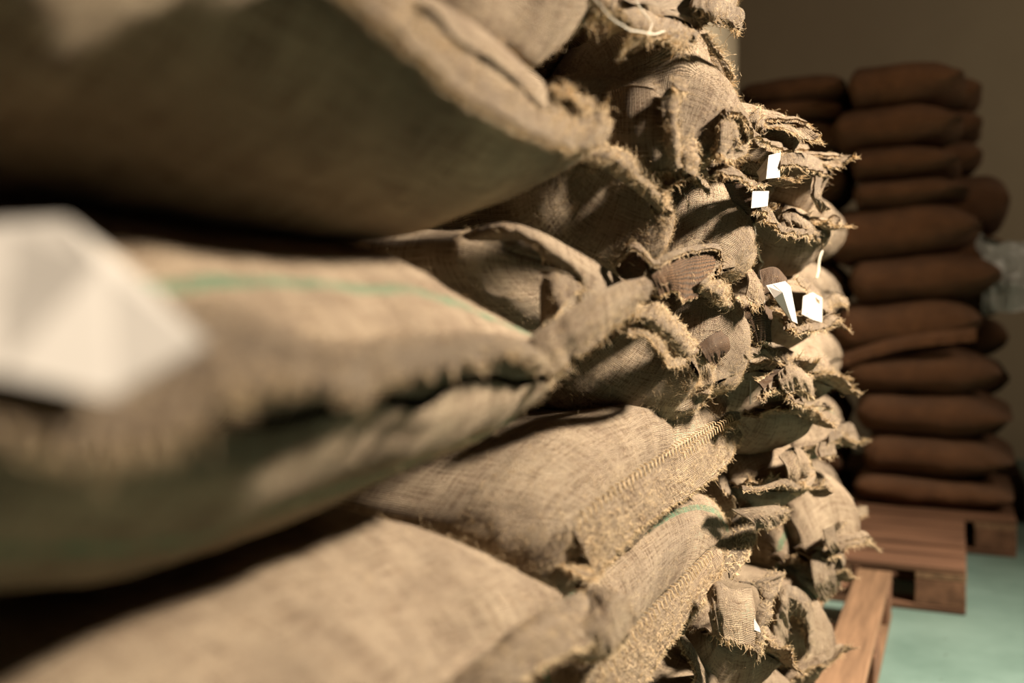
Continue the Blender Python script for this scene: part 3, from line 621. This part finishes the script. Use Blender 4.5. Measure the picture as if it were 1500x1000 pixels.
paper(C0, [[(1048, 165, -.325), (1066, 155, -.312)], [(1048, 192, -.32), (1066, 196, -.308)]], label='small grey paper tag tucked in the curled mouth')
paper(C0, [[(1108, 252, -.30), (1126, 228, -.29), (1143, 222, -.282)], [(1112, 260, -.295), (1124, 244, -.283), (1142, 246, -.277)], [(1110, 268, -.292), (1122, 262, -.28), (1142, 260, -.275)]], label='white paper tag hanging from the hem')
C1 = sack('shaded sack with a hard bright upper rim and drooping frayed tail at upper right', [(1140, 228, -.275), (1170, 232, -.265), (1212, 254, -.25)], (1160, 272, -.30), .22, .07, group=G3, roll=-6, fuzz=800)
strip(C1, [[(1140, 232, -.285), (1165, 226, -.27), (1190, 230, -.26), (1215, 250, -.25)], [(1142, 246, -.275), (1168, 244, -.26), (1192, 250, -.25), (1218, 258, -.24)]], name='rim', ruf=.005, fr=80, th=.007)
strip(C1, [[(1192, 258, -.255), (1204, 262, -.25)], [(1190, 285, -.25), (1200, 285, -.245)], [(1198, 305, -.25), (1208, 300, -.245)], [(1204, 312, -.25), (1214, 302, -.245)]], name='tail', ruf=.006, fr=40, th=.006)
C1b = sack('sack showing only a folded bright lip above a dark open mouth, beside the fluffy hem', [(1045, 258, -.315), (1070, 248, -.31), (1100, 262, -.30)], (1070, 300, -.35), .2, .07, group=G3, fuzz=500)
strip(C1b, [[(1036, 250, -.335), (1055, 242, -.32), (1080, 252, -.31), (1098, 266, -.30), (1122, 262, -.295)], [(1040, 262, -.32), (1060, 256, -.305), (1082, 262, -.295), (1100, 272, -.29), (1124, 270, -.285)]], name='lip', ruf=.005, fr=80, th=.006)
strip(C1b, [[(1060, 268, -.325), (1085, 268, -.31), (1108, 275, -.30)], [(1075, 300, -.325), (1092, 302, -.31), (1106, 300, -.30)], [(1092, 330, -.325), (1102, 328, -.31), (1108, 325, -.30)]], name='open_mouth', mat=M_inner_shaded, ruf=.004, fr=30)
paper(C1b, [[(1102, 280, -.295), (1126, 280, -.285)], [(1100, 305, -.292), (1124, 302, -.28)]], label='pale tag with a dark clip line')
strand(C1b, [(1097, 262, -.29), (1100, 300, -.285), (1106, 340, -.285), (1112, 375, -.285), (1118, 385, -.285), (1112, 395, -.285), (1116, 418, -.285)], .0016, 'twine', M_twine)
C2 = sack('sack with a twisted bright hem and pale pointed corner, upper right of the pile', [(1110, 310, -.295), (1150, 325, -.28), (1190, 330, -.265), (1212, 350, -.255)], (1150, 355, -.31), .22, .075, group=G3, fuzz=800, stripe=.62)
strip(C2, [[(1105, 300, -.305), (1125, 308, -.295), (1140, 330, -.285), (1165, 338, -.275), (1195, 335, -.265)], [(1100, 312, -.295), (1122, 318, -.285), (1138, 342, -.272), (1165, 346, -.262), (1192, 348, -.255)]], name='twisted_hem', ruf=.008, fr=160, th=.008)
strip(C2, [[(1140, 318, -.30), (1160, 305, -.285), (1185, 318, -.27), (1205, 320, -.262)], [(1145, 332, -.285), (1165, 322, -.27), (1188, 338, -.258), (1212, 336, -.25)], [(1160, 350, -.285), (1175, 345, -.27), (1195, 352, -.26), (1214, 352, -.25)]], name='mouth_fold', ruf=.006, fr=80)
strip(C2, [[(1204, 318, -.262), (1214, 322, -.255)], [(1202, 340, -.255), (1220, 340, -.25)], [(1192, 350, -.26), (1212, 355, -.25)]], name='mouth_ear', ruf=.006, fr=40)
strand(C2, [(1204, 365, -.25), (1200, 385, -.248), (1196, 408, -.248)], .0018)
C3 = sack('sack with fanned white paper tags standing in its open mouth', [(1120, 440, -.29), (1150, 470, -.275), (1180, 490, -.265), (1212, 470, -.255)], (1150, 452, -.315), .22, .08, group=G3, fuzz=500, stripe=.5)
strip(C3, [[(1112, 396, -.31), (1135, 392, -.295), (1152, 408, -.285)], [(1115, 415, -.30), (1136, 410, -.285), (1150, 422, -.275)], [(1118, 432, -.295), (1132, 430, -.285), (1142, 440, -.275)]], name='shaded_lip', mat=M_inner_shaded, ruf=.005, fr=60)
strip(C3, [[(1090, 385, -.32), (1105, 400, -.305), (1116, 420, -.295)], [(1096, 410, -.305), (1108, 425, -.295), (1118, 440, -.288)], [(1092, 435, -.305), (1104, 445, -.296), (1112, 448, -.29)]], name='inner_fold', ruf=.005, fr=60)
paper(C3, [[(1122, 418, -.288), (1132, 416, -.28), (1150, 412, -.27)], [(1134, 436, -.275), (1146, 428, -.265), (1158, 420, -.26)], [(1152, 462, -.275), (1160, 470, -.26), (1168, 474, -.258)]], label='fanned white paper tag in the sack mouth')
paper(C3, [[(1176, 434, -.27), (1190, 428, -.258), (1204, 436, -.25)], [(1174, 460, -.27), (1190, 468, -.258), (1204, 472, -.248)]], label='upright white paper tag at the mouth edge')
strip(C3, [[(1166, 402, -.29), (1185, 412, -.275), (1202, 432, -.262), (1212, 450, -.255)], [(1162, 408, -.28), (1182, 424, -.265), (1200, 445, -.252), (1210, 462, -.25)]], name='mouth_rim', ruf=.005, fr=50)
strip(C3, [[(1150, 462, -.275), (1165, 480, -.265), (1185, 476, -.26), (1206, 470, -.255)], [(1155, 478, -.262), (1168, 490, -.252), (1188, 488, -.248), (1214, 480, -.245)]], name='hem', ruf=.006, fr=100, th=.007)
strip(C3, [[(1206, 440, -.262), (1222, 430, -.252), (1240, 436, -.245)], [(1210, 455, -.258), (1226, 442, -.248), (1244, 446, -.24)]], name='mouth_ear', ruf=.007, fr=60)
strand(C3, [(1120, 420, -.28), (1118, 450, -.28), (1115, 490, -.28)], .0018); strand(C3, [(1179, 422, -.262), (1175, 448, -.26)], .0014)
C3b = sack('sack with dark curled mouth behind the twine, middle of the pile', [(1068, 480, -.32), (1100, 470, -.31), (1130, 480, -.30)], (1090, 440, -.36), .2, .07, group=G3)
strip(C3b, [[(1085, 455, -.32), (1108, 440, -.31), (1130, 455, -.30)], [(1092, 468, -.31), (1112, 456, -.298), (1128, 470, -.292)], [(1100, 500, -.31), (1115, 498, -.30), (1126, 500, -.295)]], name='shaded_flap', mat=M_inner_shaded, ruf=.006, fr=50)
C5 = sack('sack with a shaded brown triangular flap folded over its dark mouth', [(1095, 520, -.315), (1130, 508, -.305), (1160, 520, -.295)], (1105, 565, -.345), .22, .09, group=G3, fuzz=800)
strip(C5, [[(1092, 512, -.32), (1115, 500, -.31), (1140, 505, -.30), (1162, 515, -.292)], [(1088, 522, -.31), (1115, 512, -.30), (1140, 515, -.29), (1160, 528, -.283)], [(1112, 520, -.305), (1130, 525, -.295), (1146, 532, -.288), (1160, 535, -.283)]], name='mouth_lip', ruf=.005, fr=100)
strip(C5, [[(1160, 520, -.29), (1148, 540, -.292), (1118, 570, -.30)], [(1150, 522, -.295), (1130, 545, -.30), (1112, 560, -.305)]], name='shaded_flap', mat=M_inner_shaded, ruf=.004, fr=50)
strand(C5, [(1100, 505, -.30), (1100, 550, -.298), (1099, 592, -.298)], .0012)
C5b = sack('sack with a vertical green and cream stripe below the shaded brown triangular flap', [(1112, 585, -.30), (1145, 575, -.29), (1185, 590, -.28)], (1135, 612, -.325), .20, .075, group=G3, stripe=.62, fuzz=800)
strip(C5b, [[(1115, 580, -.31), (1130, 560, -.30), (1150, 562, -.29), (1165, 580, -.285), (1195, 592, -.275), (1215, 590, -.268)], [(1112, 588, -.30), (1130, 574, -.29), (1150, 578, -.28), (1165, 592, -.272), (1195, 598, -.265), (1218, 600, -.258)]], name='ruffled_hem', ruf=.009, fr=160, th=.007)
C4 = sack('pale sack with gathered creases and a drooping ear, right side of the pile', [(1165, 560, -.275), (1190, 548, -.265), (1225, 560, -.252)], (1180, 545, -.30), .22, .085, group=G3, fuzz=500)
strip(C4, [[(1195, 525, -.275), (1212, 535, -.262), (1230, 550, -.252)], [(1190, 545, -.268), (1212, 545, -.256), (1232, 560, -.246)]], name='mouth_ear', ruf=.006, fr=60)
strip(C4, [[(1140, 545, -.29), (1160, 535, -.28), (1190, 550, -.265)], [(1142, 560, -.28), (1162, 550, -.27), (1192, 565, -.258)], [(1148, 575, -.278), (1170, 570, -.268), (1190, 580, -.258)]], name='gathered_hem', ruf=.010, fr=80)
C11 = sack('sack with thin green ring stripe and tube-like mouth corners', [(1195, 655, -.272), (1215, 640, -.262), (1235, 630, -.252)], (1180, 625, -.30), .2, .075, group=G3, across=.05, fuzz=500)
strip(C11, [[(1214, 636, -.265), (1232, 622, -.255), (1246, 620, -.248), (1256, 640, -.245)], [(1212, 650, -.258), (1232, 640, -.248), (1242, 636, -.243), (1252, 655, -.24)]], name='mouth_ear', ruf=.006, fr=40, th=.006)
strip(C11, [[(1200, 648, -.268), (1220, 648, -.258)], [(1202, 668, -.262), (1222, 665, -.252)]], name='mouth_ear', ruf=.006, fr=40, th=.006)
C6 = sack('brown-topped sack with a frayed right end, above the fanned corner', [(1100, 718, -.31), (1140, 712, -.30), (1180, 690, -.288)], (1105, 688, -.345), .235, .085, pucker=.4, group=G3, roll=4, fuzz=1500)
strip(C6, [[(1140, 668, -.315), (1160, 655, -.30), (1178, 662, -.288), (1186, 680, -.284)], [(1150, 690, -.30), (1168, 678, -.288), (1186, 680, -.28), (1192, 695, -.278)], [(1160, 722, -.30), (1172, 715, -.29), (1178, 705, -.28), (1182, 712, -.278)]], name='frayed_end', ruf=.009, fr=220, frl=.012)
strip(C6, [[(1085, 712, -.325), (1115, 712, -.315), (1150, 702, -.30), (1172, 708, -.292)], [(1086, 720, -.315), (1116, 718, -.303), (1150, 710, -.29), (1174, 718, -.282)]], name='seam_lip', ruf=.004, fr=60)
C8 = sack('round pale sack with a green stripe across its end, lower right of the pile', [(1120, 850, -.300), (1160, 876, -.288), (1205, 862, -.275)], (1160, 806, -.325), .21, .125, taper=.75, pucker=.4, group=G3, roll=-8, fuzz=1200, across=.045, lump=.6)
strip(C8, [[(1070, 745, -.335), (1105, 742, -.32), (1135, 740, -.31), (1152, 745, -.305)], [(1100, 762, -.32), (1122, 760, -.31), (1142, 752, -.302), (1154, 748, -.298)], [(1105, 772, -.325), (1128, 772, -.313), (1145, 762, -.305), (1154, 756, -.30)]], name='dark_mouth_flap', ruf=.006, fr=120)
strip(C8, [[(1190, 812, -.29), (1215, 800, -.275), (1235, 802, -.262)], [(1192, 850, -.28), (1215, 840, -.265), (1234, 832, -.255)], [(1200, 880, -.28), (1220, 870, -.265), (1232, 855, -.258)]], name='crumpled_corner', ruf=.010, fr=80)
C7 = sack('smooth pale sack with a dark slit and winged corner, far right of the pile', [(1205, 800, -.26), (1225, 775, -.248), (1268, 748, -.235)], (1195, 750, -.28), .22, .095, group=G3, roll=6, lump=.6, fuzz=400)
strip(C7, [[(1225, 765, -.26), (1245, 745, -.245), (1270, 740, -.235)], [(1228, 775, -.25), (1248, 757, -.24), (1272, 752, -.23)]], name='winged_corner', ruf=.005, fr=60)
strip(C7, [[(1205, 775, -.27), (1222, 770, -.26)], [(1212, 800, -.262), (1226, 795, -.252)], [(1222, 815, -.26), (1238, 805, -.25)]], name='tail', ruf=.008, fr=60)
C10 = sack('lowest pale sack draping toward the pallet board', [(1190, 1000, -.265), (1215, 930, -.255), (1238, 850, -.245)], (1150, 925, -.31), .22, .125, group=G3, lump=1.2, across=.08, fuzz=800)
strip(C10, [[(1120, 900, -.325), (1145, 860, -.31), (1170, 862, -.30), (1190, 885, -.29), (1200, 930, -.285)], [(1130, 935, -.31), (1150, 878, -.292), (1172, 882, -.282), (1185, 905, -.275), (1192, 950, -.272)], [(1145, 960, -.315), (1158, 905, -.30), (1170, 905, -.292), (1178, 925, -.285), (1180, 965, -.282)]], name='arched_mouth', ruf=.006, fr=120, label='dark arched mouth with inner folds')
strand(C10, [(1172, 866, -.27), (1177, 880, -.268), (1170, 900, -.268), (1160, 925, -.27), (1138, 942, -.275), (1128, 930, -.28)], .0013)
C9 = sack('crumpled pale sack with a fringed edge, bottom of the pile', [(1030, 890, -.33), (1080, 900, -.32), (1120, 930, -.31)], (1060, 935, -.355), .2, .09, group=G3, fuzz=1500, lump=1.4)
strip(C9, [[(1075, 850, -.335), (1098, 855, -.325), (1112, 870, -.318), (1106, 905, -.315), (1100, 935, -.312), (1095, 962, -.312)], [(1110, 852, -.32), (1126, 850, -.31), (1124, 878, -.305), (1116, 912, -.302), (1110, 940, -.30), (1104, 955, -.302)], [(1122, 838, -.32), (1146, 842, -.308), (1134, 872, -.302), (1124, 915, -.298), (1114, 945, -.297), (1106, 965, -.30)]], name='fringed_edge', ruf=.006, fr=260, frl=.008, edge=.005)
strip(C9, [[(1035, 870, -.345), (1050, 852, -.335), (1072, 862, -.325), (1100, 860, -.32)], [(1040, 895, -.33), (1055, 885, -.32), (1078, 890, -.312), (1104, 895, -.308)], [(1045, 930, -.33), (1062, 935, -.318), (1082, 940, -.31), (1100, 945, -.305)]], name='crumpled_mouth', ruf=.005, fr=80)
paper(C9, [[(1104, 905, -.303), (1112, 918, -.298)], [(1104, 922, -.302), (1114, 926, -.296)]], label='small white paper scrap')
C12 = sack('bottom sack with a white string at the pallet edge', [(1120, 1020, -.30), (1170, 1000, -.285), (1205, 1010, -.27)], (1095, 1038, -.34), .26, .085, group=G3, fuzz=800)
strand(C12, [(1205, 978, -.262), (1200, 992, -.26), (1188, 998, -.262)], .0014)

# ------------------------------------------------------------------ hidden bulk of the fourth column
for k, h in enumerate((.25, .43, .61, .79, .97, 1.15)):
    sack('%s sack of the half-hidden fourth column behind the ragged mouths' % ('lowest', 'second lowest', 'third lowest', 'third highest', 'second highest', 'topmost')[k], [(-.30, 2.55, h), (-.29, 2.95, h)], (-.40+.02*(k % 2), 2.78, h), .3, .092, world=True, group='fourth column of sacks')
# ------------------------------------------------------------------ far stack of brown sacks (side on)
GF = 'tall far stack on the pallet'
rows = [(1243, 1416, 84, 160, 3), (1222, 1412, 150, 218, 3), (1247, 1408, 208, 264, 1), (1252, 1420, 258, 306, 2), (1208, 1440, 298, 386, 5), (1245, 1470, 372, 447, 4),
        (1222, 1440, 440, 524, 6), (1240, 1470, 515, 578, 1), (1255, 1486, 575, 636, -1), (1266, 1490, 637, 698, -2), (1252, 1488, 698, 760, -2)]
ordn = ['topmost', 'second', 'third', 'fourth', 'fifth', 'sixth', 'seventh', 'eighth', 'ninth', 'tenth', 'lowest']
YF = 4.28
def aty(px, py, y):
    d = CR @ np.array(((px-750)/FPX, -(py-500)/FPX, -1.0)); return CP + d*(y/d[1])
hprev = .145
lev = []
for i in range(10, -1, -1):
    x0, x1, t, b, tl = rows[i]
    T = aty((x0+x1)/2, t, YF)[2]; lev.append((i, hprev, T)); hprev = T-.012
for i, lo, hi in lev:
    x0, x1, t, b, tl = rows[i]
    X0 = aty(x0, t, YF+.05)[0]; X1 = aty(x1, t, YF+.05)[0]; cx = (X0+X1)/2; hb = (hi-lo)/2+.006; cz = (lo+hi)/2
    tn = math.tan(math.radians(tl))
    s = sack(('%s brown sack of the tall far stack' % ordn[i]) + (' with a seam along its front' if i == 6 else ''),
             [(X1-.01, YF-.02, cz+tn*.25), (X1+.0, YF+.3, cz+tn*.25), (X1-.01, YF+.52, cz)], (X1-.25, YF+.25, cz+tn*.12), .30, hb*1.04, yaw=0, pitch=tl, ln=(X1-X0)-.25, taper=1.3, world=True, group=GF, mat=M_brown, name='brown_sack', N=72, pw=2.3, lump=.9, back=.85)
    if i == 6:
        c = [aty(x, y, YF-.045-k*.0) for k, (x, y) in enumerate([(1222, 522), (1290, 500), (1350, 488), (1430, 480)])]
        d = [p+np.array((0, -.02, -.05)) for p in c]
        s6 = (s, c, d)
# left far stack
GL = 'shorter far stack beside the tall one'
lt = [(1090, 1238, 110, 150), (1098, 1235, 146, 176), (1110, 1240, 172, 225), (1150, 1262, 225, 300), (1165, 1255, 300, 385), (1180, 1262, 385, 450), (1180, 1250, 450, 515), (1185, 1260, 515, 575), (1190, 1262, 575, 640), (1190, 1262, 640, 700), (1190, 1262, 700, 760)]
hprev = .145; lv = []
for i in range(10, -1, -1):
    x0, x1, t, b = lt[i]; T = aty(1180, t, 4.45)[2]; lv.append((i, hprev, T)); hprev = T-.012
for i, lo, hi in lv:
    x0, x1, t, b = lt[i]; X1 = min(aty(x1, t, 4.45)[0], -.43); X0 = -.88
    sack('%s brown sack of the left far stack' % ordn[i], [(X1, 4.38, (lo+hi)/2-.01), (X1, 4.9, (lo+hi)/2)], (X1-.13, 4.66, (lo+hi)/2), .28, (hi-lo)/2+.006, ln=(X1-X0)-.13, world=True, group=GL, mat=M_brown, name='brown_sack', N=72, pw=2.6, back=.9)
# darker sacks behind, seen at the right of the tall stack
GB = 'rear sacks glimpsed right of the tall stack'
for i, (t, b) in enumerate([(108, 160), (160, 205), (205, 252)]):
    z = [aty(1430, (t+b)/2, 5.1)[2], (aty(1430, t, 5.1)[2]-aty(1430, b, 5.1)[2])/2]
    X1 = aty(1438, t, 5.1)[0]
    sack('%s dark sack glimpsed behind the right side of the tall stack' % ['upper', 'middle', 'lower'][i], [(X1, 4.98, z[0]), (X1, 5.4, z[0])], (X1-.12, 5.25, z[0]), .26, z[1]+.006, ln=.5, world=True, group=GB, mat=M_brown, name='brown_sack', N=60)
zb = aty(1430, 252, 5.1)[2]
k = 0; z = .145
while z+.17 < zb+.02:
    z1 = min(z+.19, zb) if z+.38 < zb else zb
    sack('rear column brown sack, number %s up from its pallet, behind the tall stack' % ('one', 'two', 'three', 'four', 'five', 'six', 'seven', 'eight', 'nine')[k], [(.22, 4.98, (z+z1)/2), (.22, 5.4, (z+z1)/2)], (.10, 5.25, (z+z1)/2), .26, (z1-z)/2, ln=.5, world=True, group='rear column, hidden', mat=M_brown, name='brown_sack', N=48)
    z = z1; k += 1

build_bodies()
s, c, d = s6
strip(s, [c, [(p+q)/2+np.array((0, -.012, .004)) for p, q in zip(c, d)], d], name='seam_hem', ruf=.006, mat=M_brown)

# ------------------------------------------------------------------ pallets
def pallet(name, label, x0, x1, y0, y1, along='x', deckn=5, sw=None, group=None, wide=(.145, .1, .145, .1, .145), short=None):
    t = empty(name, ((x0+x1)/2, (y0+y1)/2, 0), label, 'pallet', group)
    H = .144
    # deck boards
    span = (y1-y0) if along == 'x' else (x1-x0); tot = sum(wide); gap = (span-tot)/(len(wide)-1); p = 0
    for w in wide:
        if along == 'x': box('deck_board', (x0, y0+p, H-.022), (x1, y0+p+w, H), M_woodx, t, jit=.003)
        else: box('deck_board', (x0+p, y0, H-.022), (x0+p+w, y1, H), M_woody, t, jit=.003)
        p += w+gap
    # stringer boards across, blocks, bottom boards
    ps = [(0, .145), ((1-.145)/2, .145), (1-.145, .145)]
    if along == 'x':
        for f in (x0, (x0+x1)/2-.0725, x1-.145): box('stringer_board', (f, y0, H-.044), (f+.145, y1, H-.0225), M_woody, t, jit=.002)
        for f in (y0, (y0+y1)/2-.05, y1-.1):
            for g in (x0, (x0+x1)/2-.0725, x1-.145): box('block', (g, f, .022), (g+.145, f+.1, H-.0445), M_wood, t, jit=.003)
            box('bottom_board', (x0, f, 0.0005), (x1, f+.1, .0215), M_woodx, t, jit=.001)
    else:
        for f in (y0, (y0+y1)/2-.0725, y1-.145): box('stringer_board', (x0, f, H-.044), (x1, f+.145, H-.0225), M_woodx, t, jit=.002)
        for f in (x0, (x0+x1)/2-.05, x1-.1):
            for g in (y0, (y0+y1)/2-.0725, y1-.145): box('block', (f, g, .022), (f+.1, g+.145, H-.0445), M_wood, t, jit=.003)
            box('bottom_board', (f, y0, 0.0005), (f+.1, y1, .0215), M_woody, t, jit=.001)
    return t
pallet('pallet', 'empty-fronted wooden pallet with long crosswise slats, in front of the tall brown stack', -.78, .04, 3.30, 4.10)
pallet('pallet', 'wooden pallet under the tall brown stack, only its right corner showing', -.98, .22, 4.16, 4.96)
pallet('pallet', 'wooden pallet under the sack pile with one long edge board beside the floor', -.975, -.165, 1.98, 3.18, along='y', wide=(.145, .1, .145, .1, .098))
pallet('pallet', 'hidden wooden pallet under the near sacks', -.975, -.175, .72, 1.92, along='y', wide=(.145, .1, .145, .1, .098))
pallet('pallet', 'hidden wooden pallet below the closest sacks', -.975, -.175, -.50, .68, along='y', wide=(.145, .1, .145, .1, .098))
pallet('pallet', 'hidden wooden pallet behind the tall stack', -.9, .3, 5.02, 5.82)

# ------------------------------------------------------------------ wrapped bale and crumpled film at the right edge
def cloth_sheet(name, rows_, mat, label=None, cat=None, ruf=.01, th=.002, nu=60, nv=40, fq=14):
    C = np.array([crom(np.array(r, float), nu) for r in rows_]); P = crom(C, nv)
    N = grid_normals(P, False); f = noise(P, fq, 5)+.6*(1-np.abs(noise(P, fq*1.7, 9)))**3
    P = P+N*(ruf*f)[..., None]; V = np.concatenate([(P+N*th/2).reshape(-1, 3), (P-N*th/2).reshape(-1, 3)])
    F = grid_faces(nv, nu, False); idx = np.arange(nv*nu).reshape(nv, nu); E = []
    for line in (idx[0][::-1], idx[-1], idx[:, 0], idx[:, -1][::-1]):
        a, b = line[:-1], line[1:]; E.append(np.stack([b, a, a+nv*nu, b+nv*nu], -1))
    o = mesh_np(name, V, np.concatenate([F, F[:, ::-1]+nv*nu]+E), mat)
    if label: o['label'] = label; o['category'] = cat
    return o
bale = box('wrapped_bale', (.36, 4.72, 0.001), (1.05, 5.4, .92), M_slate, None, bev=.04, jit=.03)
bale['label'] = 'dark wrapped bale at the right edge beside the tall far stack'; bale['category'] = 'bale'
q = lambda px, py, y: aty(px, py, y)
cloth_sheet('plastic_film', [[q(1428, 345, 4.66), q(1440, 340, 4.66), q(1452, 350, 4.68)], [q(1432, 368, 4.62), q(1450, 375, 4.62), q(1470, 388, 4.66), q(1500, 375, 4.7), q(1560, 365, 4.8)], [q(1440, 385, 4.60), q(1458, 398, 4.6), q(1475, 405, 4.62), q(1505, 400, 4.66), q(1560, 395, 4.75)], [q(1438, 428, 4.62), q(1455, 425, 4.6), q(1480, 418, 4.6), q(1505, 420, 4.62), q(1560, 420, 4.7)], [q(1440, 462, 4.66), q(1458, 456, 4.64), q(1480, 455, 4.64), q(1505, 452, 4.66), q(1560, 455, 4.7)]],
            M_film, 'pale crumpled plastic film draped over the dark bale beside the tall stack', 'plastic sheet', ruf=.02)
